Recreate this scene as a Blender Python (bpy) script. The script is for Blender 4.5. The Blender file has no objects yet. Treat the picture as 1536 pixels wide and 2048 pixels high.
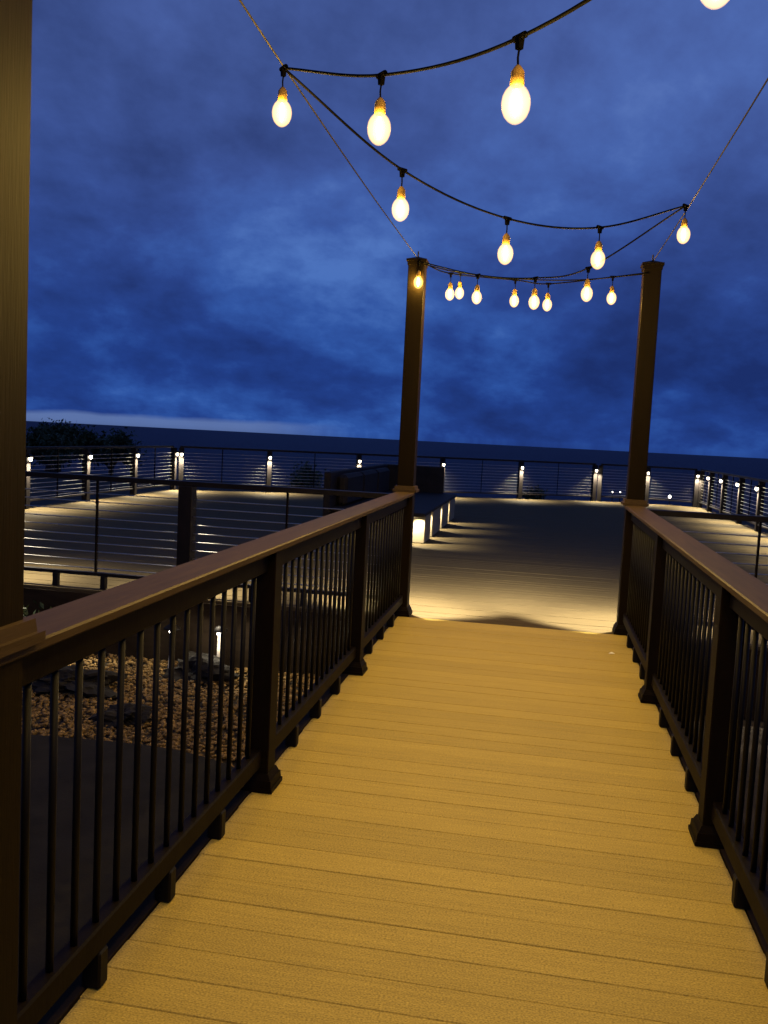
import bpy, bmesh, math, random
import numpy as np
from mathutils import Vector, Matrix
random.seed(7); rng = np.random.default_rng(7)
S = bpy.context.scene
COL = S.collection

# ------------------------------------------------------------------ camera
cam_d = bpy.data.cameras.new('camera'); cam = bpy.data.objects.new('camera', cam_d); COL.objects.link(cam)
YAW, PITCH, ROLL = .1712, .0866, .0499
cam.matrix_world = Matrix.Translation((0, 0, 1.53)) @ Matrix.Rotation(YAW, 4, 'Z') @ Matrix.Rotation(math.pi/2-PITCH, 4, 'X') @ Matrix.Rotation(ROLL, 4, 'Z')
cam_d.sensor_fit = 'VERTICAL'; cam_d.sensor_height = 36.0; cam_d.sensor_width = 27.0
cam_d.lens = 1786.0/2048*36.0
cam_d.clip_start = .05; cam_d.clip_end = 20000
S.camera = cam

# ------------------------------------------------------------------ world: overcast blue dusk
W = bpy.data.worlds.new('World'); S.world = W; W.use_nodes = True
nt = W.node_tree; nt.nodes.clear()
def N(t, **kw):
    n = nt.nodes.new(t)
    for k, v in kw.items(): setattr(n, k, v)
    return n
def LK(a, b): nt.links.new(a, b)
def mth(op, a, b=None, c=None, clamp=False):
    n = N('ShaderNodeMath', operation=op, use_clamp=clamp)
    for i, v in enumerate((a, b, c)):
        if v is None: continue
        if isinstance(v, (int, float)): n.inputs[i].default_value = v
        else: LK(v, n.inputs[i])
    return n.outputs[0]
def ramp(fac, stops, interp='LINEAR'):
    n = N('ShaderNodeValToRGB'); n.color_ramp.interpolation = interp
    e = n.color_ramp.elements
    while len(e) < len(stops): e.new(.5)
    for el, (p, c) in zip(e, stops): el.position = p; el.color = (*c, 1)
    LK(fac, n.inputs[0]); return n.outputs[0]
def mixc(f, a, b, mode='MIX'):
    n = N('ShaderNodeMix', data_type='RGBA', blend_type=mode)
    if isinstance(f, (int, float)): n.inputs[0].default_value = f
    else: LK(f, n.inputs[0])
    for k, v in ((6, a), (7, b)):
        if isinstance(v, tuple): n.inputs[k].default_value = (*v, 1)
        else: LK(v, n.inputs[k])
    return n.outputs[2]
tc = N('ShaderNodeTexCoord'); sep = N('ShaderNodeSeparateXYZ'); LK(tc.outputs['Generated'], sep.inputs[0])
sx, sy, sz = sep.outputs
el = mth('MAXIMUM', sz, 0.0)
den = mth('ADD', el, .42)
cv = N('ShaderNodeCombineXYZ'); LK(mth('DIVIDE', sx, den), cv.inputs[0]); LK(mth('DIVIDE', sy, den), cv.inputs[1])
n1 = N('ShaderNodeTexNoise'); n1.inputs['Scale'].default_value = 2.1; n1.inputs['Detail'].default_value = 6; n1.inputs['Roughness'].default_value = .52; n1.inputs['Distortion'].default_value = .35
mp = N('ShaderNodeMapping'); mp.inputs['Location'].default_value = (3.3, 1.7, 0); mp.inputs['Rotation'].default_value = (0, 0, -.35); mp.inputs['Scale'].default_value = (1, .85, 1)
LK(cv.outputs[0], mp.inputs[0]); LK(mp.outputs[0], n1.inputs['Vector'])
n2 = N('ShaderNodeTexNoise'); n2.inputs['Scale'].default_value = 9.0; n2.inputs['Detail'].default_value = 7; n2.inputs['Roughness'].default_value = .6
LK(mp.outputs[0], n2.inputs['Vector'])
cl = mth('ADD', mth('MULTIPLY', n1.outputs[0], .70), mth('MULTIPLY', n2.outputs[0], .30))
low = ramp(cl, [(.36, (.011, .029, .150)), (.48, (.016, .050, .250)), (.57, (.027, .090, .37)), (.66, (.06, .165, .52))])
high = ramp(cl, [(.35, (.038, .068, .225)), (.48, (.062, .110, .345)), (.57, (.078, .146, .44)), (.67, (.12, .21, .54))])
sky = mixc(ramp(sz, [(.05, (0, 0, 0)), (.42, (1, 1, 1))], 'EASE'), low, high)
# a strip of clear evening light under the cloud deck, towards the left of the view
az = mth('ARCTAN2', sx, sy)
azm = ramp(mth('MULTIPLY_ADD', az, 1.0, 1.0), [(.30, (1, 1, 1)), (.66, (.9, .9, .9)), (.80, (0, 0, 0))], 'EASE')
nb = N('ShaderNodeTexNoise'); nb.inputs['Scale'].default_value = 9; nb.inputs['Detail'].default_value = 5
LK(tc.outputs['Generated'], nb.inputs['Vector'])
topz = mth('MULTIPLY_ADD', nb.outputs[0], .014, .0015)
band = mth('MULTIPLY', mth('SMOOTH_MIN', 1.0, mth('MULTIPLY', mth('SUBTRACT', topz, sz), 190, clamp=True), .1), azm)
sky = mixc(mth('MULTIPLY', band, .95, clamp=True), sky, (.12, .19, .42))
below = mth('MULTIPLY', mth('SUBTRACT', 0.0, sz), 30, clamp=True)
sky = mixc(below, sky, (.012, .022, .07))
bg = N('ShaderNodeBackground'); LK(sky, bg.inputs[0]); bg.inputs[1].default_value = .95
wo = N('ShaderNodeOutputWorld'); LK(bg.outputs[0], wo.inputs[0])

S.view_settings.view_transform = 'Standard'; S.view_settings.look = 'None'
S.view_settings.exposure = 0; S.view_settings.gamma = 1; S.view_settings.use_curve_mapping = False
S.render.engine = 'CYCLES'
S.cycles.use_denoising = True
S.cycles.sample_clamp_direct = 12.0
S.cycles.max_bounces = 4; S.cycles.diffuse_bounces = 2; S.cycles.glossy_bounces = 2; S.cycles.volume_bounces = 0; S.cycles.transparent_max_bounces = 16
S.cycles.sample_clamp_indirect = 1.0

# ------------------------------------------------------------------ materials
MAT = {}
def material(name, col, rough=.6, metal=0.0, spec=.4, var=.25, scale=(8, 8, 8), bump=0.0, bump_scale=60, obj_random=0.0, detail=5):
    m = bpy.data.materials.new(name); m.use_nodes = True
    t = m.node_tree; b = t.nodes['Principled BSDF']
    tcn = t.nodes.new('ShaderNodeTexCoord'); mpn = t.nodes.new('ShaderNodeMapping'); mpn.inputs['Scale'].default_value = scale
    geo = t.nodes.new('ShaderNodeNewGeometry'); t.links.new(geo.outputs['Position'], mpn.inputs[0])
    no = t.nodes.new('ShaderNodeTexNoise'); no.inputs['Scale'].default_value = 1; no.inputs['Detail'].default_value = detail; no.inputs['Roughness'].default_value = .6
    t.links.new(mpn.outputs[0], no.inputs['Vector'])
    cr = t.nodes.new('ShaderNodeValToRGB')
    cr.color_ramp.elements[0].position = .3; cr.color_ramp.elements[1].position = .7
    cr.color_ramp.elements[0].color = (*[c*(1-var) for c in col], 1); cr.color_ramp.elements[1].color = (*[c*(1+var) for c in col], 1)
    t.links.new(no.outputs[0], cr.inputs[0]); out = cr.outputs[0]
    if obj_random:
        oi = t.nodes.new('ShaderNodeObjectInfo'); mr = t.nodes.new('ShaderNodeMapRange')
        mr.inputs[3].default_value = 1-obj_random; mr.inputs[4].default_value = 1+obj_random
        t.links.new(oi.outputs['Random'], mr.inputs[0])
        hs = t.nodes.new('ShaderNodeHueSaturation'); t.links.new(mr.outputs[0], hs.inputs['Value']); t.links.new(out, hs.inputs['Color']); out = hs.outputs[0]
    t.links.new(out, b.inputs['Base Color'])
    b.inputs['Roughness'].default_value = rough; b.inputs['Metallic'].default_value = metal; b.inputs['Specular IOR Level'].default_value = spec
    if bump:
        n3 = t.nodes.new('ShaderNodeTexNoise'); n3.inputs['Scale'].default_value = bump_scale; n3.inputs['Detail'].default_value = 4
        t.links.new(mpn.outputs[0], n3.inputs['Vector']); n3.inputs['Scale'].default_value = bump_scale
        bp = t.nodes.new('ShaderNodeBump'); bp.inputs['Strength'].default_value = bump; bp.inputs['Distance'].default_value = .004
        t.links.new(n3.outputs[0], bp.inputs['Height']); t.links.new(bp.outputs[0], b.inputs['Normal'])
    MAT[name] = m; return m
def emission(name, col, st):
    m = bpy.data.materials.new(name); m.use_nodes = True; t = m.node_tree
    b = t.nodes['Principled BSDF']; b.inputs['Base Color'].default_value = (*col, 1); b.inputs['Emission Color'].default_value = (*col, 1); b.inputs['Emission Strength'].default_value = st
    # faint uneven glow of the diffuser
    no = t.nodes.new('ShaderNodeTexNoise'); no.inputs['Scale'].default_value = 40
    mr = t.nodes.new('ShaderNodeMapRange'); mr.inputs[3].default_value = st*.85; mr.inputs[4].default_value = st*1.15
    t.links.new(no.outputs[0], mr.inputs[0]); t.links.new(mr.outputs[0], b.inputs['Emission Strength'])
    MAT[name] = m; return m
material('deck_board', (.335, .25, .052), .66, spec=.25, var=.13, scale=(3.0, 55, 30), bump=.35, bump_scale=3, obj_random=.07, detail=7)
def speckle(name, amt, sc):
    t = MAT[name].node_tree; b = t.nodes['Principled BSDF']; src = b.inputs['Base Color'].links[0].from_socket
    g_ = t.nodes.new('ShaderNodeNewGeometry'); m_ = t.nodes.new('ShaderNodeMapping'); m_.inputs['Scale'].default_value = sc
    t.links.new(g_.outputs['Position'], m_.inputs[0]); n_ = t.nodes.new('ShaderNodeTexNoise'); n_.inputs['Scale'].default_value = 1; n_.inputs['Detail'].default_value = 3
    t.links.new(m_.outputs[0], n_.inputs['Vector']); r_ = t.nodes.new('ShaderNodeMapRange'); r_.inputs[1].default_value = .3; r_.inputs[2].default_value = .7; r_.inputs[3].default_value = 1-amt; r_.inputs[4].default_value = 1+amt
    t.links.new(n_.outputs[0], r_.inputs[0]); h_ = t.nodes.new('ShaderNodeHueSaturation'); t.links.new(r_.outputs[0], h_.inputs['Value']); t.links.new(src, h_.inputs['Color']); t.links.new(h_.outputs[0], b.inputs['Base Color'])
speckle('deck_board', .42, (150, 260, 100))
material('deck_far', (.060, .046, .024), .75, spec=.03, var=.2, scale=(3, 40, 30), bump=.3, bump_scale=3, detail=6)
material('cap_board', (.046, .030, .014), .5, spec=.07, var=.2, scale=(40, 3, 40), bump=.25, bump_scale=3)
material('rail_brown', (.0045, .0027, .0013), .55, spec=.06, var=.25, scale=(14, 14, 6), bump=.15, bump_scale=6)
material('tall_brown', (.0080, .0050, .0017), .5, spec=.05, var=.18, scale=(40, 40, 3), bump=.15, bump_scale=4)
material('black_metal', (.0035, .003, .0026), .5, spec=.12, var=.3, scale=(30, 30, 10))
material('dark_frame', (.008, .0065, .006), .5, spec=.15, var=.3, scale=(12, 12, 6))
material('steel', (.36, .35, .32), .30, metal=1.0, var=.12, scale=(60, 60, 60))
material('guy_steel', (.035, .031, .029), .8, spec=.01, var=.05, scale=(12, 12, 12))
material('rubber', (.0030, .0027, .0024), .8, spec=.01, var=.05, scale=(12, 12, 12))
material('socket_brass', (.20, .12, .03), .6, spec=.2, var=.1, scale=(30, 30, 30))
material('fascia', (.02, .014, .009), .75, spec=.03, var=.3, scale=(4, 4, 20))
material('soil', (.035, .03, .025), .95, spec=.1, var=.4, scale=(3, 3, 3), bump=.5, bump_scale=8)
material('patio', (.016, .015, .014), .85, spec=.05, var=.25, scale=(5, 5, 5), bump=.3, bump_scale=12)
material('pebble', (.16, .105, .042), .8, spec=.1, var=.75, scale=(23, 23, 23), detail=2)
material('boulder', (.012, .011, .0095), .85, spec=.2, var=.4, scale=(9, 9, 9), bump=.6, bump_scale=4)
material('leaf', (.028, .042, .018), .65, spec=.2, var=.5, scale=(6, 6, 6))
material('bark', (.06, .045, .035), .9, spec=.1, var=.4, scale=(20, 20, 4), bump=.5, bump_scale=3)
material('bench_block', (.20, .17, .11), .7, spec=.25, var=.12, scale=(6, 6, 6), bump=.2, bump_scale=10)
material('bench_dark', (.016, .014, .014), .7, spec=.08, var=.25, scale=(6, 6, 12))
material('pale_paint', (.62, .58, .52), .5, spec=.4, var=.12, scale=(10, 10, 10))
material('paper', (.8, .78, .72), .8, var=.05)
emission('led', (1.0, .86, .62), 30)
emission('led_far', (1.0, .9, .75), 12)
emission('filament', (1.0, .80, .50), 40)
# sea
m = material('sea_water', (.004, .011, .046), .6, spec=.25, var=.2, scale=(.02, .05, 1))
bn = m.node_tree.nodes['Principled BSDF']; bn.inputs['IOR'].default_value = 1.33
wv = m.node_tree.nodes.new('ShaderNodeTexNoise'); wv.inputs['Scale'].default_value = .06; wv.inputs['Detail'].default_value = 8; wv.inputs['Roughness'].default_value = .7
gp = m.node_tree.nodes.new('ShaderNodeNewGeometry'); m.node_tree.links.new(gp.outputs['Position'], wv.inputs['Vector'])
bp = m.node_tree.nodes.new('ShaderNodeBump'); bp.inputs['Strength'].default_value = 1; bp.inputs['Distance'].default_value = 4.0
m.node_tree.links.new(wv.outputs[0], bp.inputs['Height']); m.node_tree.links.new(bp.outputs[0], bn.inputs['Normal'])
# glowing bulb glass: clear skin, warm light filling the envelope
m = bpy.data.materials.new('bulb_glass'); m.use_nodes = True; t = m.node_tree; t.nodes.clear()
tr = t.nodes.new('ShaderNodeBsdfTransparent'); gl = t.nodes.new('ShaderNodeBsdfGlossy'); gl.inputs['Roughness'].default_value = .08
mx = t.nodes.new('ShaderNodeMixShader'); mx.inputs[0].default_value = .04
t.links.new(tr.outputs[0], mx.inputs[1]); t.links.new(gl.outputs[0], mx.inputs[2])
ve = t.nodes.new('ShaderNodeEmission'); ve.inputs[0].default_value = (1.0, .58, .15, 1); ve.inputs[1].default_value = 48
ou = t.nodes.new('ShaderNodeOutputMaterial'); t.links.new(mx.outputs[0], ou.inputs['Surface']); t.links.new(ve.outputs[0], ou.inputs['Volume'])
MAT['bulb_glass'] = m

# ------------------------------------------------------------------ helpers
def mesh_from(bm, name, mat, smooth=False):
    me = bpy.data.meshes.new(name); bm.to_mesh(me); bm.free()
    me.materials.append(MAT[mat])
    if smooth:
        for p in me.polygons: p.use_smooth = True
    return me
def a_box(bm, lo, hi, bevel=0.0):
    vs = [bm.verts.new((x, y, z)) for x in (lo[0], hi[0]) for y in (lo[1], hi[1]) for z in (lo[2], hi[2])]
    q = [(0, 1, 3, 2), (4, 6, 7, 5), (0, 4, 5, 1), (2, 3, 7, 6), (0, 2, 6, 4), (1, 5, 7, 3)]
    fs = [bm.faces.new([vs[i] for i in f]) for f in q]
    if bevel:
        es = set(e for f in fs for e in f.edges)
        bmesh.ops.bevel(bm, geom=list(es), offset=bevel, segments=1, affect='EDGES')
CACHE = {}
def box_mesh(size, mat, bevel=.003, name='block', base='c'):
    """box centred in x,y; z from 0 up"""
    k = ('box', tuple(round(s, 5) for s in size), mat, bevel)
    if k not in CACHE:
        bm = bmesh.new(); a_box(bm, (-size[0]/2, -size[1]/2, 0), (size[0]/2, size[1]/2, size[2]), bevel)
        CACHE[k] = mesh_from(bm, name, mat)
    return CACHE[k]
def a_tube(bm, pts, r, n=8, caps=True, radii=None):
    pts = [Vector(p) for p in pts]; rings = []
    up = Vector((0, 0, 1))
    for i, p in enumerate(pts):
        d = (pts[min(i+1, len(pts)-1)]-pts[max(i-1, 0)]).normalized()
        a = d.cross(up) if abs(d.z) < .95 else d.cross(Vector((1, 0, 0)))
        a.normalize(); b = a.cross(d); rr = radii[i] if radii else r
        rings.append([bm.verts.new(p+a*rr*math.cos(2*math.pi*j/n)+b*rr*math.sin(2*math.pi*j/n)) for j in range(n)])
    for q, w in zip(rings, rings[1:]):
        for j in range(n): bm.faces.new((q[j], q[(j+1) % n], w[(j+1) % n], w[j]))
    if caps:
        bm.faces.new(rings[0][::-1]); bm.faces.new(rings[-1])
def a_lathe(bm, prof, n=16):
    rings = [[bm.verts.new((r*math.cos(2*math.pi*j/n), r*math.sin(2*math.pi*j/n), z)) for j in range(n)] for r, z in prof]
    for q, w in zip(rings, rings[1:]):
        for j in range(n): bm.faces.new((q[j], q[(j+1) % n], w[(j+1) % n], w[j]))
    bm.faces.new(rings[0][::-1]); bm.faces.new(rings[-1])
    bmesh.ops.recalc_face_normals(bm, faces=bm.faces[:])
def a_frustum(bm, w0, z0, w1, z1, cx=0, cy=0):
    v = [bm.verts.new((cx+sx_*w/2, cy+sy_*w/2, z)) for w, z in ((w0, z0), (w1, z1)) for sx_, sy_ in ((-1, -1), (1, -1), (1, 1), (-1, 1))]
    for f in ((3, 2, 1, 0), (4, 5, 6, 7), (0, 1, 5, 4), (1, 2, 6, 5), (2, 3, 7, 6), (3, 0, 4, 7)): bm.faces.new([v[i] for i in f])
WPOS = {}; WROT = {}
def wpos(o): return WPOS.get(o.name, Vector((0, 0, 0)))
def local(parent, loc):
    return Matrix.Rotation(-WROT.get(parent.name, 0.0), 3, 'Z') @ (Vector(loc)-wpos(parent))
def thing(name, label, cat, loc=(0, 0, 0), group=None):
    o = bpy.data.objects.new(name, None); COL.objects.link(o); o.location = loc; o.empty_display_size = .1
    WPOS[o.name] = Vector(loc); o['label'] = label; o['category'] = cat
    if group: o['group'] = group
    return o
def part(name, me, parent, loc=(0, 0, 0), rotz=0.0, label=None, kind=None):
    o = bpy.data.objects.new(name, me); COL.objects.link(o); o.parent = parent
    o.location = local(parent, loc) if parent else loc
    o.rotation_euler = (0, 0, rotz-(WROT.get(parent.name, 0.0) if parent else 0.0)); WPOS[o.name] = Vector(loc); WROT[o.name] = rotz
    if label: o['label'] = label
    if kind: o['kind'] = kind
    return o
def tag(o, label=None, cat=None, group=None, kind=None):
    if label: o['label'] = label
    if cat: o['category'] = cat
    if group: o['group'] = group
    if kind: o['kind'] = kind
    return o
def light_point(name, parent, loc, power, col, radius):
    d = bpy.data.lights.new(name, 'POINT'); d.energy = power; d.color = col; d.shadow_soft_size = radius
    o = bpy.data.objects.new(name, d); COL.objects.link(o); o.parent = parent; o.location = local(parent, loc); return o
def light_spot(name, parent, loc, direction, power, col, angle, blend=.6, radius=.015):
    d = bpy.data.lights.new(name, 'SPOT'); d.energy = power; d.color = col; d.shadow_soft_size = radius
    d.spot_size = math.radians(angle); d.spot_blend = blend
    o = bpy.data.objects.new(name, d); COL.objects.link(o); o.parent = parent; o.location = local(parent, loc)
    o.rotation_euler = (Matrix.Rotation(-WROT.get(parent.name, 0.0), 3, 'Z') @ Vector(direction)).to_track_quat('-Z', 'Y').to_euler(); return o

XL, XR = -1.032, .685                  # inner clear edges of the footbridge
YEDGE = 7.40                           # where the footbridge meets the terrace deck
PY = [-.32, 1.62, 3.59, 5.53, 7.485]   # railing posts along the bridge
LEFT, RIGHT = -8.4, 4.25               # sides of the terrace deck
GZ = -.55                              # courtyard level
BULB = (1.0, .63, .12); LED = (1.0, .87, .62)

# ------------------------------------------------------------------ terrain, sea
bm = bmesh.new()
xs = [-3000, -400, -120, -60, -30, -15, 0, 15, 30, 60, 120, 400, 3000]
ys = [-3000, -300, -60, -20, 0, 10, 20, 28, 33, 40, 52, 70, 100]
def tz(x, y):
    if y <= 33: return GZ-.05
    k = min(1, (y-33)/37.0); k = k*k*(3-2*k); lift = .25*math.exp(-((x+20)/9)**2)
    return GZ-.05-(31)*k*(1-lift*.6)
g = [[bm.verts.new((x, y, tz(x, y))) for x in xs] for y in ys]
for i in range(len(ys)-1):
    for j in range(len(xs)-1): bm.faces.new((g[i][j], g[i][j+1], g[i+1][j+1], g[i+1][j]))
part('ground', mesh_from(bm, 'ground', 'soil'), None, kind='structure')
bm = bmesh.new(); v = [bm.verts.new(c) for c in ((-9000, 60, -26), (9000, 60, -26), (9000, 5200, -26), (-9000, 5200, -26))]; bm.faces.new(v)
part('sea', mesh_from(bm, 'sea', 'sea_water'), None, kind='structure')

# courtyard: dark paved strip with a curved edge beside the bridge, pebble bed behind it
bm = bmesh.new(); edge = []
for i in range(25):
    x = -7.5+i*(6.1/24); edge.append((x, 5.2-.28*max(0, (x+2.4))**2*1.2+.05*math.sin(x*2)))
ring = [(-7.5, -2.5), (-1.4, -2.5)]+[(x, y) for x, y in reversed(edge)]
top = [bm.verts.new((x, y, GZ+.02)) for x, y in ring]; bm.faces.new(top)
bot = [bm.verts.new((x, y, GZ-.06)) for x, y in ring]
for i in range(len(ring)): bm.faces.new((top[i], bot[i], bot[(i+1) % len(ring)], top[(i+1) % len(ring)]))
part('courtyard_paving', mesh_from(bm, 'paving', 'patio'), None, kind='structure')

def ico_data():
    b = bmesh.new(); bmesh.ops.create_icosphere(b, subdivisions=1, radius=1); b.verts.ensure_lookup_table()
    v = np.array([q.co[:] for q in b.verts]); f = np.array([[q.index for q in t.verts] for t in b.faces]); b.free(); return v, f
IV, IF = ico_data()
def pebbles(name, n, xr, yr, keep, mat):
    V = []; F = []; k = 0
    while k < n:
        x = rng.uniform(*xr); y = rng.uniform(*yr)
        if not keep(x, y): n -= 1; continue
        s = rng.uniform(.010, .022)*(1.6 if rng.uniform() < .08 else 1); sc = s*np.array([1, rng.uniform(.65, 1), rng.uniform(.45, .75)])
        a = rng.uniform(0, 6.28); c_, s_ = math.cos(a), math.sin(a)
        v = IV*sc*rng.uniform(.85, 1.15, (len(IV), 1)); v = v@np.array([[c_, s_, 0], [-s_, c_, 0], [0, 0, 1]])
        V.append(v+np.array([x, y, GZ-.04+s*.35+rng.uniform(0, .015)])); F.append(IF+len(IV)*k); k += 1
    me = bpy.data.meshes.new(name); me.from_pydata(np.concatenate(V).tolist(), [], np.concatenate(F).tolist()); me.materials.append(MAT[mat])
    return part(name, me, None)
def edge_y(x): return 5.2-.28*max(0, (x+2.4))**2*1.2+.05*math.sin(x*2)
tag(pebbles('pebble_bed', 24000, (-6.5, -1.3), (4.0, 7.9), lambda x, y: y > edge_y(x)+.02, 'pebble'), 'bed of small brown pebbles below the footbridge railing', 'pebbles', kind='stuff')

# ------------------------------------------------------------------ terrace deck
FAR = [(-8.4, 19.6)]+[(-8.4+1.97*i, 19.6+1.08*i) for i in range(1, 6)]+[(2.9, 25.35), (4.25, 25.0)]
deck = bpy.data.objects.new('terrace_deck', None); COL.objects.link(deck); deck['kind'] = 'structure'; WPOS[deck.name] = Vector((0, 0, 0))
poly = [(LEFT-.08, YEDGE), (RIGHT+.08, YEDGE), (RIGHT+.08, 25.08), (2.9, 25.45), (FAR[5][0], FAR[5][1]+.1), (LEFT-.08, 19.68)]
def yfar(x):
    p = [(LEFT-.2, 19.62), (FAR[5][0], FAR[5][1]+.1), (2.9, 25.45), (RIGHT+.2, 25.08)]
    for (a, b), (c, d) in zip(p, p[1:]):
        if a <= x <= c: return b+(d-b)*(x-a)/(c-a)
    return 25
def deck_board(y0, y1, me_name):
    # boards run across; the far ones are trimmed to the slanting edge
    ym = (y0+y1)/2; x0 = LEFT-.08; x1 = RIGHT+.08
    while x0 < x1-.1 and yfar(x0) < ym: x0 += .05
    while x1 > x0+.1 and yfar(x1) < ym: x1 -= .05
    return x0, x1
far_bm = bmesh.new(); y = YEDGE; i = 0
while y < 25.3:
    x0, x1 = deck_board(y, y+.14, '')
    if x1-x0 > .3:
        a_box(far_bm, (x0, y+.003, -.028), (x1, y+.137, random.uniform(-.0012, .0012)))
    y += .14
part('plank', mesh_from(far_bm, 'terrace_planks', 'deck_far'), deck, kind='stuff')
bm = bmesh.new()
for (a, b) in zip(poly, poly[1:]+poly[:1]):
    pa, pb = Vector((*a, 0)), Vector((*b, 0)); d = (pb-pa).normalized(); nn = Vector((d.y, -d.x, 0))*.02
    q = [pa+nn, pb+nn, pb-nn, pa-nn]
    lo = [bm.verts.new((c.x, c.y, GZ-.04)) for c in q]; hi = [bm.verts.new((c.x, c.y, -.03)) for c in q]
    bm.faces.new(hi); bm.faces.new(lo[::-1])
    for k in range(4): bm.faces.new((lo[k], lo[(k+1) % 4], hi[(k+1) % 4], hi[k]))
part('fascia', mesh_from(bm, 'fascia', 'fascia'), deck)

# ------------------------------------------------------------------ footbridge
br = thing('footbridge', 'timber footbridge of crosswise boards running to the terrace', 'bridge', (-.17, -1, 0))
y = -1.0; BW = .1405
bx0, bx1 = XL-.085, XR+.085
while y < YEDGE-.05:
    w = min(BW, YEDGE-y)-random.choice((.001, .0012, .0015, .002, .0035))
    me = box_mesh((bx1-bx0, w, .026), 'deck_board', .0025, 'plank')
    part('plank', me, br, ((bx0+bx1)/2+random.uniform(-.002, .002), y+.003+w/2, -.026+random.uniform(-.0012, .0012)))
    y += BW
for x in (bx0-.077, bx1+.077):
    part('border_board', box_mesh((.146, YEDGE+1, .03), 'fascia', .0025, 'border_board'), br, (x, (YEDGE-1)/2, -.026))
for x in (bx0-.12, bx1+.12, -.17):
    part('bearer', box_mesh((.05, YEDGE+.9, .24), 'fascia', .003, 'bearer'), br, (x, (YEDGE-1)/2, -.272))

# ------------------------------------------------------------------ bridge railings
def trim_mesh(w, name='base_trim'):
    k = ('trim', w)
    if k not in CACHE:
        bm = bmesh.new(); a_frustum(bm, w+.056, 0, w+.056, .018); a_frustum(bm, w+.046, .018, w+.040, .05); a_frustum(bm, w+.030, .05, w+.008, .075)
        CACHE[k] = mesh_from(bm, name, 'rail_brown')
    return CACHE[k]
bm = bmesh.new(); a_tube(bm, [(0, 0, 0), (0, 0, .76)], .0098, 8); BAL = mesh_from(bm, 'baluster', 'black_metal', True)
def bridge_rail(side, label):
    s = -1 if side == 'L' else 1
    xi = XL if side == 'L' else XR
    xc = xi+s*.075                     # centre line
    t = thing('bridge_railing', label, 'railing', (xc, PY[0], 0), 'railings of the footbridge')
    cap = box_mesh((.152, PY[4]-PY[0]+.02, .027), 'cap_board', .005, 'handrail')
    part('handrail', cap, t, (xc+s*.001, (PY[4]+PY[0])/2-.03, 1.03))
    for i, y in enumerate(PY):
        if i in (2, 3):
            p = part('post', box_mesh((.105, .105, 1.03), 'rail_brown', .004, 'post'), t, (xc, y, .001))
            part('base_trim', trim_mesh(.105), p, (xc, y, .0015))
    for a, b, ia in zip(PY, PY[1:], range(4)):
        ya = a+(.0525 if ia in (2, 3) else .07); yb = b-(.0525 if ia+1 in (2, 3) else .07)
        L = yb-ya; ym = (ya+yb)/2
        tr_ = part('top_rail', box_mesh((.044, L, .09), 'rail_brown', .004, 'top_rail'), t, (xc, ym, .939))
        part('bottom_rail', box_mesh((.05, L, .075), 'rail_brown', .006, 'bottom_rail'), t, (xc, ym, .105))
        n = 15; st = L/(n+1)
        for k in range(1, n+1): part('baluster', BAL, t, (xc, ya+k*st, .178))
        for k in (1, 2, 3): part('foot_block', box_mesh((.056, .05, .105), 'black_metal', .006, 'foot_block'), t, (xc, ya+L*k/4, .001))
    return t
bridge_rail('L', 'brown railing with black balusters left of the footbridge, above the pebble bed')
bridge_rail('R', 'brown railing with black balusters along the right side of the footbridge')

def lamp(parent, loc, face, power, big=1.0, tilt=.10, angle=134, blend=1.0):
    """small hooded down light on a post; face = unit vector away from the post"""
    k = ('lamp', round(big, 2))
    if k not in CACHE:
        bm = bmesh.new()    # hood: sloping wedge, projects along +x
        w = .045*big; d = .05*big; h = .06*big
        pr = [(0, 0), (0, h), (d*.45, h*.95), (d, h*.35), (d, .12*h)]
        L_ = [bm.verts.new((x, -w, z)) for x, z in pr]; R_ = [bm.verts.new((x, w, z)) for x, z in pr]
        bm.faces.new(L_[::-1]); bm.faces.new(R_)
        for i in range(5): bm.faces.new((L_[i], L_[(i+1) % 5], R_[(i+1) % 5], R_[i]))
        bmesh.ops.recalc_face_normals(bm, faces=bm.faces[:])
        hood = mesh_from(bm, 'lamp_hood', 'dark_frame')
        bm = bmesh.new(); a_lathe(bm, [(.004, -.062*big), (.018*big, -.055*big), (.026*big, -.035*big), (.028*big, -.012*big), (.026*big, .004)], 14)
        CACHE[k] = (hood, mesh_from(bm, 'lens', 'led', True))
    hood, lens = CACHE[k]; f = Vector(face); rz = math.atan2(f.y, f.x); P = Vector(loc)
    part('lamp_hood', hood, parent, P, rz)
    part('lens', lens, parent, P+f*.032*big+Vector((0, 0, .002)), rz)
    light_spot('down_light', parent, P+f*.07*big+Vector((0, 0, -.05*big)), f*tilt+Vector((0, 0, -1)), power, LED, angle, blend, .012)

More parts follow.
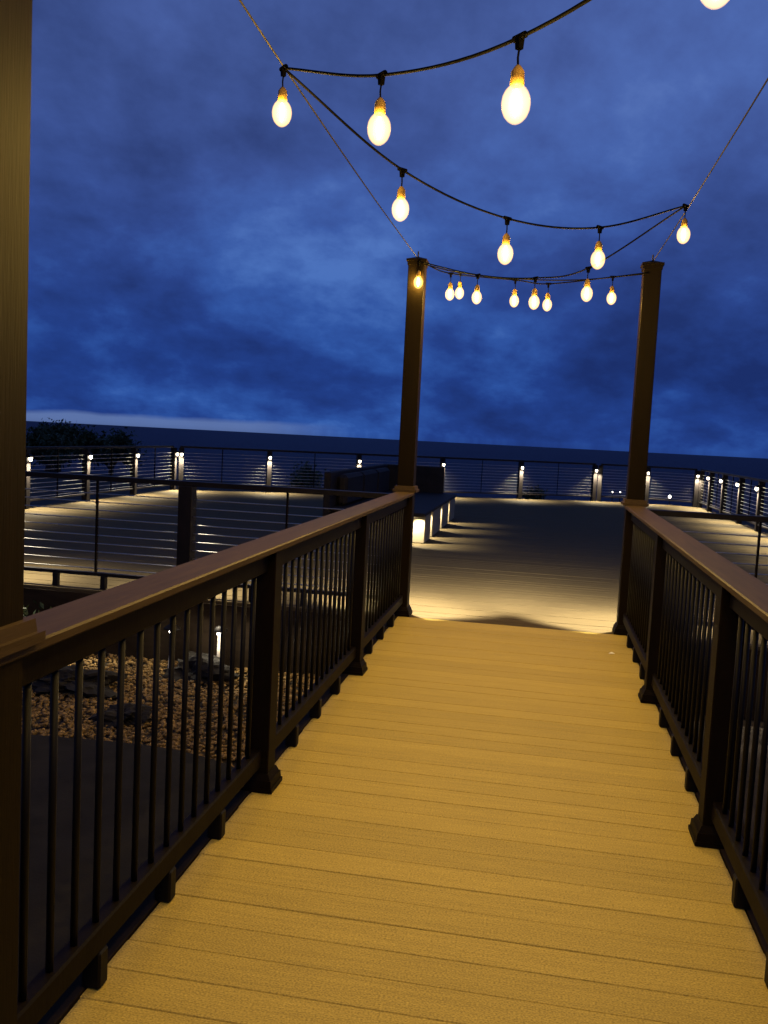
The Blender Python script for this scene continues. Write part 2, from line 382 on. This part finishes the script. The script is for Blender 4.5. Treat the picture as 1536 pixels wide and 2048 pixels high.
def tall_post(x, y, label, h=2.96, lampdir=None):
    t = thing('tall_post', label, 'post', (x, y, 0), 'tall posts that carry the light strings')
    part('shaft', box_mesh((.138, .138, h), 'tall_brown', .004, 'shaft'), t, (x, y, .001))
    part('base_trim', trim_mesh(.138), t, (x, y, .0015))
    bm = bmesh.new(); a_frustum(bm, .20, 0, .20, .022); a_frustum(bm, .176, .022, .170, .05)
    part('collar', CACHE.setdefault('collar', mesh_from(bm, 'collar', 'cap_board')), t, (x, y, 1.0575))
    bm = bmesh.new(); a_frustum(bm, .15, -.03, .15, 0); a_frustum(bm, .168, 0, .168, .02); a_frustum(bm, .16, .02, .03, .045)
    part('cap', CACHE.setdefault('pcap', mesh_from(bm, 'cap', 'tall_brown')), t, (x, y, h+.001))
    bm = bmesh.new(); a_tube(bm, [(0, 0, 0), (0, .0, .02), (0, 0, .05)], .006, 8)
    part('eye_bolt', CACHE.setdefault('eye', mesh_from(bm, 'eye_bolt', 'guy_steel')), t, (x, y, h+.044))
    if lampdir: lamp(t, Vector((x, y, .86))+Vector(lampdir)*.0695, lampdir, 720, tilt=.62, angle=110, blend=.4)
    return t
TXL, TXR = XL-.082, XR+.082
tall_post(TXL, PY[1], 'tall brown post close to the camera at the left edge')
tall_post(TXR, PY[1], 'tall brown post beside the near end of the right railing')
tall_post(TXL, PY[4], 'tall brown post at the far end of the left bridge railing', lampdir=(0, 1, 0))
tall_post(TXR, PY[4], 'tall brown post at the far end of the right bridge railing', lampdir=(0, 1, 0))

# ------------------------------------------------------------------ cable railings of the terrace
CZ = [.185+.076*k for k in range(10)]
def bar(a, b, w, h, z, mat, bevel=.003):
    """bar from a to b (2-D), mesh in local coordinates of a"""
    a = Vector((*a, 0)); b = Vector((*b, 0)); L = (b-a).length
    me = box_mesh((L, w, h), mat, bevel, 'bar'); return me, ((a.x+b.x)/2, (a.y+b.y)/2, z), math.atan2(b.y-a.y, b.x-a.x)
def cable_run(pts, posts, label, faces, power, mids=True, feet=False, cut=None, pw=.112, lamps=True):
    t = thing('cable_railing', label, 'railing', (*pts[0], 0), 'cable railings round the terrace')
    for (q, f) in zip(posts, faces):
        p = part('post', box_mesh((pw, pw, .985), 'dark_frame', .004, 'post'), t, (*q, .001), math.atan2(f[1], f[0]))
        if lamps and f[2]: 
            fv = Vector((f[0], f[1], 0)).normalized(); lamp(p_dummy(t, p), Vector((*q, .855))+fv*(pw/2+.0015), fv, power)
    for a, b in zip(pts, pts[1:]):
        me, l, r = bar(a, b, .09, .045, .987, 'dark_frame'); part('top_rail', me, t, l, r)
        me, l, r = bar(a, b, .05, .032, .118, 'dark_frame'); part('bottom_rail', me, t, l, r)
        L = (Vector(b)-Vector(a)).length; d = (Vector(b)-Vector(a)).normalized()
        k = ('cab', round(L, 3))
        if k not in CACHE:
            bm = bmesh.new(); a_tube(bm, [(-L/2, 0, 0), (L/2, 0, 0)], .0046, 8, False); CACHE[k] = mesh_from(bm, 'cable', 'steel', True)
        for z in CZ: part('cable', CACHE[k], t, ((a[0]+b[0])/2, (a[1]+b[1])/2, z), math.atan2(d.y, d.x))
    if feet:
        for (fx, fy) in feet: part('foot_block', box_mesh((.05, .05, .117), 'dark_frame', .004, 'foot_block'), t, (fx, fy, .001))
    if mids:
        for (mx_, my_) in mids: part('picket', box_mesh((.016, .03, .86), 'rail_brown', .002, 'picket'), t, (mx_, my_, .128))
    return t
def p_dummy(t, p): return p
HP = 430
left_y = [19.6, 17.55, 15.55, 13.55, 11.55, 9.55, 7.5]
cable_run([(LEFT, 19.5), (LEFT, 7.5)], [(LEFT, yy) for yy in left_y[:-1]], 'dark cable railing along the left side of the terrace', [(1, 0, 1)]*6, HP, mids=[(LEFT, (a+b)/2) for a, b in zip(left_y, left_y[1:])])
nrm = Vector((1.08, -1.97)).normalized()
fp = FAR[:6]
cable_run([(FAR[0][0]+.12, FAR[0][1]+.066), FAR[5]], [(x+(.15 if i == 0 else 0), y+(.082 if i == 0 else 0)) for i, (x, y) in enumerate(fp)], 'long dark cable railing at the far edge of the terrace, before the sea', [(nrm.x, nrm.y, 1)]*6, HP,
          mids=[((a[0]+b[0])/2, (a[1]+b[1])/2) for a, b in zip(fp, fp[1:])])
f2 = [(FAR[5][0]+.16, FAR[5][1]+.04), FAR[6], (FAR[7][0]-.13, FAR[7][1])]
cable_run(f2, f2, 'short dark cable railing bending to the far right corner of the terrace', [(-.2, -1, 0), (-.1, -1, 1), (.15, -1, 1)], HP, mids=None)
ry = [25.0, 23.6, 21.95, 20.15, 18.4, 16.6, 14.8, 13.0, 11.2, 9.4]
cable_run([(RIGHT, 25.0), (RIGHT, 7.5)], [(RIGHT, yy) for yy in ry], 'dark cable railing along the right side of the terrace', [(-1, 0, 1 if i else 0) for i in range(len(ry))], HP, mids=[(RIGHT, (a+b)/2) for a, b in zip(ry, ry[1:])])
YN = 7.49
nl = [-3.07, -4.93, -6.75]
cable_run([(TXL-.07, YN), (LEFT, YN)], [(x, YN) for x in nl]+[(LEFT, YN)], 'cable railing on the near edge of the terrace, left of the footbridge', [(0, 1, 1)]*3+[(.7, .7, 0)], HP*.8,
          mids=[(-2.15, YN), (-3.93, YN), (-5.75, YN), (-7.5, YN)], feet=[(-1.5-.47*k, YN) for k in range(14)], pw=.125)
nr = [2.72]
cable_run([(TXR+.07, YN), (RIGHT, YN)], [(x, YN) for x in nr]+[(RIGHT, YN)], 'cable railing on the near edge of the terrace, right of the footbridge', [(0, 1, 1)]+[(-.7, .7, 0)], HP*.8,
          mids=[(1.745, YN), (3.5, YN)], feet=[(1.2+.47*k, YN) for k in range(6)], pw=.125)

# ------------------------------------------------------------------ built-in bench with under-seat lights
bn_ = thing('deck_bench', 'dark high-backed terrace bench with lit gaps under its seat', 'bench', (-2.4, 14.8, 0))
blocks = [(12.62, 13.28), (13.52, 14.62), (14.87, 15.85), (16.08, 17.0)]
for a, b in blocks: part('seat_block', box_mesh((1.28, b-a, .405), 'bench_block', .01, 'seat_block'), bn_, (-2.215, (a+b)/2, .001))
part('seat', box_mesh((1.36, 4.72, .05), 'bench_dark', .01, 'seat'), bn_, (-2.23, 14.69, .407))
part('backrest', box_mesh((.10, 4.72, .93), 'bench_dark', .012, 'backrest'), bn_, (-2.97, 14.69, .03))
part('backrest', box_mesh((1.20, .10, .93), 'bench_dark', .012, 'backrest'), bn_, (-2.42, 17.11, .03))
for yy in (13.3, 14.55, 15.8):
    bm = None
    part('cushion', box_mesh((.16, 1.2, .46), 'bench_dark', .05, 'cushion'), bn_, (-2.835, yy, .458))
for a in (12.62, 13.52, 14.87, 16.08):
    y_ = a-.075
    part('lens', box_mesh((.20, .03, .008), 'led', .002, 'lens'), bn_, (-1.85, y_, .397))
    light_spot('under_light', bn_, (-1.74, y_, .385), (.5, 0, -1), 105, LED, 104, .5, .012)

# ------------------------------------------------------------------ string lights
def catmull(P, n=10):
    P = [Vector(p) for p in P]; Q = [P[0]*2-P[1]]+P+[P[-1]*2-P[-2]]; out = []
    for i in range(1, len(Q)-2):
        for k in range(n):
            t = k/n; a, b, c, d = Q[i-1:i+3]
            out.append(.5*((2*b)+(c-a)*t+(2*a-5*b+4*c-d)*t*t+(3*b-a-3*c+d)*t**3))
    return out+[P[-1]]
bm = bmesh.new(); a_tube(bm, [(-.022, 0, .001), (.022, 0, .001)], .009, 8); a_frustum(bm, .015, -.03, .019, .004); FIT = mesh_from(bm, 'clip', 'rubber')
bm = bmesh.new(); a_tube(bm, [(0, 0, -.03), (.002, .001, -.05), (0, 0, -.078)], .0032, 6); DROP = mesh_from(bm, 'drop_wire', 'rubber', True)
bm = bmesh.new(); a_lathe(bm, [(.006, -.070), (.011, -.076), (.0175, -.086), (.019, -.118), (.016, -.122)], 14); SOCK = mesh_from(bm, 'socket', 'socket_brass', True)
bm = bmesh.new(); a_lathe(bm, [(.0135, -.117), (.0205, -.123), (.030, -.134), (.0365, -.148), (.039, -.165), (.037, -.183), (.0305, -.199), (.020, -.211), (.009, -.2175), (.002, -.219)], 20); GLASS = mesh_from(bm, 'bulb', 'bulb_glass', True)
bm = bmesh.new(); a_lathe(bm, [(.003, -.130), (.006, -.138), (.0085, -.153), (.0085, -.173), (.006, -.190), (.003, -.198)], 10); FILA = mesh_from(bm, 'filament', 'filament', True)
BP = 40.0
def bulb_at(parent, p, rz=0, power=BP):
    s = part('socket', SOCK, parent, p, rz)
    part('bulb', GLASS, s, p); part('filament', FILA, s, p)
    part('clip', FIT, parent, p, rz); part('drop_wire', DROP, parent, p, rz)
    light_point('bulb_light', s, Vector(p)+Vector((0, 0, -.166)), power, BULB, .026)
def strand(label, pts, bulbs, r=.0052):
    t = thing('light_string', label, 'string lights', pts[0], 'light strings zigzagging above the footbridge')
    c = catmull(pts); o = Vector(pts[0]); bm = bmesh.new()
    a_tube(bm, [q-o for q in c], r, 8)
    part('cord', mesh_from(bm, 'cord', 'rubber', True), t, pts[0])
    for i in bulbs:
        a = Vector(pts[max(i-1, 0)]); b = Vector(pts[min(i+1, len(pts)-1)]); d = b-a
        bulb_at(t, pts[i], math.atan2(d.y, d.x))
    return t
L0, R0 = (TXL, -.45, 2.95), (TXR, 1.5, 2.96)
L1, R1, L2, R2 = (-1.07, 3.43, 2.91), (.733, 5.56, 2.945), (-1.09, 7.40, 2.955), (.74, 7.40, 2.90)
strand('light string over the near end of the bridge, overhead before the topmost visible one', [L0, (-.80, .45, 2.46), (-.35, .72, 2.40), (.2, 1.05, 2.55), R0], (2, 3))
strand('topmost visible light string, nearest the camera, ending at the left cable', [R0, (.29, 1.988, 2.553+.095), (-.125, 2.427, 2.571), (-.582, 2.912, 2.674), L1], (1, 2, 3, 4))
strand('light string running from the left cable down to the right cable above mid bridge', [L1, (-.673, 3.926, 2.674), (-.235, 4.426, 2.592), (.226, 4.952, 2.676), R1], (1, 2, 3, 4))
strand('light string from the right cable back to the far left tall post', [R1, (.222, 6.087, 2.679), (-.122, 6.437, 2.67), (-.561, 6.882, 2.763), L2], (1, 2, 3, 4))
L2b = (-1.04, 7.43, 2.94)
strand('lowest light string, hung between the two far tall posts', [L2b, (-.826, 7.42, 2.867), (-.3, 7.42, 2.825), (-.035, 7.42, 2.80), (.465, 7.42, 2.864), R2], (1, 2, 3, 4))
strand('light string of one bulb beside the far left tall post', [(-1.04, 7.52, 2.95), (-.762, 7.56, 2.90), (-.3, 7.56, 2.86), (.2, 7.56, 2.86), (.72, 7.52, 2.91)], (1,))
def guy(x, label):
    t = bmesh.new(); P = [(0, PY[1]-2.5, .0), (0, PY[1], .02), (0, 3.6, -.012), (0, 5.5, -.015), (0, PY[4]-.01, .01)]
    a_tube(t, catmull(P, 8), .0036, 8)
    o = part('guy_cable', mesh_from(t, 'guy_cable', 'guy_steel', True), None, (x, 0, 2.985)); tag(o, label, 'cable', 'steel cables strung between the tall posts')
guy(TXL, 'thin steel cable strung between the tops of the left tall posts')
guy(TXR, 'thin steel cable strung between the tops of the right tall posts')

# ------------------------------------------------------------------ courtyard things
def rock_mesh(seed, s, mat='boulder'):
    r = np.random.default_rng(seed); b = bmesh.new(); bmesh.ops.create_icosphere(b, subdivisions=4, radius=1)
    k = r.normal(size=(9, 3)); k[5:] *= 3.2; ph = r.uniform(0, 6, 9)
    for v in b.verts:
        d = 1+sum((.13 if i < 5 else .05)*(1-2*abs(math.sin(1.6*float(k[i]@np.array(v.co))+ph[i]))) for i in range(9)); v.co = Vector((v.co.x*s[0]*d, v.co.y*s[1]*d, max(v.co.z*s[2]*d, -s[2]*.3)))
    return mesh_from(b, 'rock', mat)
for i, (x, y, s, lab) in enumerate([(-3.5, 6.35, (.42, .3, .17), 'large dark boulder on the pebble bed behind the left railing'),
                                    (-2.78, 5.75, (.2, .16, .10), 'small dark boulder at the middle of the pebble bed'),
                                    (-3.75, 5.75, (.17, .14, .09), 'small dark boulder at the left end of the pebble bed'),
                                    (-2.75, 7.0, (.34, .22, .15), 'dark boulder at the back of the pebble bed under the terrace edge')]):
    tag(part('boulder', rock_mesh(20+i, s), None, (x, y, GZ+s[2]*.3-.03)), lab, 'boulder', 'boulders in the courtyard')
def leaves(n, fn, size):
    V = []; F = []
    for k in range(n):
        c = Vector(fn()); a = Vector(rng.normal(size=3)).normalized(); b = a.cross(Vector(rng.normal(size=3))).normalized(); s = size*rng.uniform(.6, 1.3)
        V += [c-a*s, c+b*s*.45, c+a*s, c-b*s*.45]; F.append((4*k, 4*k+1, 4*k+2, 4*k+3))
    me = bpy.data.meshes.new('foliage'); me.from_pydata([tuple(v) for v in V], [], F); me.materials.append(MAT['leaf']); return me
def shrub(x, y, z, w, h, n, size, label, name='shrub', cat='shrub', group=None, lobes=7, lr=(.22, .42), spires=0):
    t = thing(name, label, cat, (x, y, z), group)
    C_ = [(rng.uniform(-.6, .6)*w/2, rng.uniform(-.6, .6)*w/2, rng.uniform(.35, .8)*h, rng.uniform(*lr)*min(w, h*1.3)) for _ in range(lobes)]
    for k in range(0):
        a_ = rng.uniform(-.8, .8)*w/2; hh = rng.uniform(.8, 1.12)*h
        C_ += [(a_+rng.uniform(-.1, .1), rng.uniform(-.3, .3)*w/2, hh-.16*q*h, (.05+.035*q)*h) for q in range(4)]
    def f():
        c = C_[rng.integers(len(C_))]; d = rng.normal(size=3); d /= np.linalg.norm(d); r = c[3]*min(1.7, abs(rng.normal())*.7+.1)
        return (c[0]+d[0]*r, c[1]+d[1]*r, max(.02, c[2]+d[2]*r*.8))
    part('crown', leaves(n, f, size), t, (x, y, z))
    bm = bmesh.new(); a_tube(bm, [(0, 0, -.3), (.03*w, 0, h*.25), (0, .02*w, h*.6)], .05, 7, True, [.05*w, .035*w, .015*w])
    for c in C_[:5]: a_tube(bm, [(0.02*w, 0, h*.2), (c[0]*.5, c[1]*.5, c[2]*.7), c[:3]], .02, 6, True, [.028*w, .018*w, .006*w])
    part('trunk', mesh_from(bm, 'trunk', 'bark', True), t, (x, y, z)); return t
shrub(-4.6, 6.9, GZ-.03, .9, .45, 1500, .04, 'low dark shrub at the left end of the pebble bed')
for i, (x, y, lab) in enumerate([(-3.02, 7.12, 'pale path light in the courtyard, left of the other two by the terrace'), (-2.62, 7.2, 'pale path light in the courtyard, middle one of three by the terrace'), (-2.18, 7.15, 'pale path light in the courtyard, nearest the far left tall post')]):
    t = thing('path_light', lab, 'light', (x, y, GZ), 'path lights under the terrace edge')
    bm = bmesh.new(); a_lathe(bm, [(.03, -.05), (.026, .02), (.02, .12), (.019, .30)], 12); part('stem', mesh_from(bm, 'stem', 'pale_paint', True), t, (x, y, GZ))
    bm = bmesh.new(); a_lathe(bm, [(.075, .33), (.07, .342), (.03, .37), (.008, .376)], 16); part('hood', mesh_from(bm, 'hood', 'dark_frame', True), t, (x, y, GZ))
    bm = bmesh.new(); a_lathe(bm, [(.024, .298), (.026, .312), (.022, .331)], 12); part('lens', mesh_from(bm, 'lens', 'led_far', True), t, (x, y, GZ))
    light_point('path_lamp', t, (x, y-.045, GZ+.30), 3.5, LED, .01)

# paper scrap on the boards
bm = bmesh.new(); v = [bm.verts.new(c) for c in ((-.022, -.01, .002), (.02, -.012, .006), (.024, .010, .003), (0, .016, .012), (-.02, .011, .002))]
bm.faces.new(v); bmesh.ops.solidify(bm, geom=bm.faces[:], thickness=.0008)
tag(part('paper_scrap', mesh_from(bm, 'paper', 'paper'), None, (.60, 6.68, .002)), 'tiny white paper scrap lying on the bridge boards', 'litter')

# ------------------------------------------------------------------ beyond the terrace
for i, (x, y, z, w, h, lab) in enumerate([
        (-25.0, 37.5, GZ-.4, 4.0, 2.15, 'dark tree at the left, leftmost of the clump beyond the terrace'),
        (-22.9, 39.6, GZ-.4, 3.6, 2.3, 'dark tree in the middle of the clump left of the terrace'),
        (-21.4, 42.0, GZ-.9, 3.2, 2.75, 'dark tree at the right end of the clump, against the horizon'),
        (-19.5, 33.0, GZ-.2, 4.6, 1.9, 'low dark tree in front of the clump left of the terrace')]):
    shrub(x, y, z, w, h, 6500, .11, lab, 'coastal_tree', 'tree', 'trees beyond the left side of the terrace', 26, (.07, .2), 5)
shrub(-7.9, 29.2, GZ-.1, 1.7, .95, 2200, .07, 'dark bush behind the far railing, left of the bench', group='bushes behind the far railing')
shrub(-.15, 30.9, GZ-.1, 1.1, .62, 1200, .06, 'low dark bush behind the middle of the far railing', group='bushes behind the far railing')
for x, y, z, pw_, lab in ((4.25, 30.7, -.05, 1.0, 'bright garden light beyond the far railing, right of the right tall post'), (2.42, 30.9, 0.0, .4, 'dim garden light beyond the railing, left one of a pair'), (2.75, 31.8, -.03, .4, 'dim garden light beyond the railing, right one of a pair')):
    t = thing('garden_light', lab, 'light', (x, y, GZ-.05), 'garden lights beyond the far railing')
    bm = bmesh.new(); a_lathe(bm, [(.03, 0), (.02, .1), (.018, z-GZ+.0)], 10); part('stem', mesh_from(bm, 'stem', 'dark_frame', True), t, (x, y, GZ-.05))
    bm = bmesh.new(); a_lathe(bm, [(.02*pw_, 0), (.04*pw_, .02), (.04*pw_, .06*pw_+.01), (.015*pw_, .085*pw_+.01)], 12); part('globe', mesh_from(bm, 'globe', 'led_far', True), t, (x, y, z-.045))
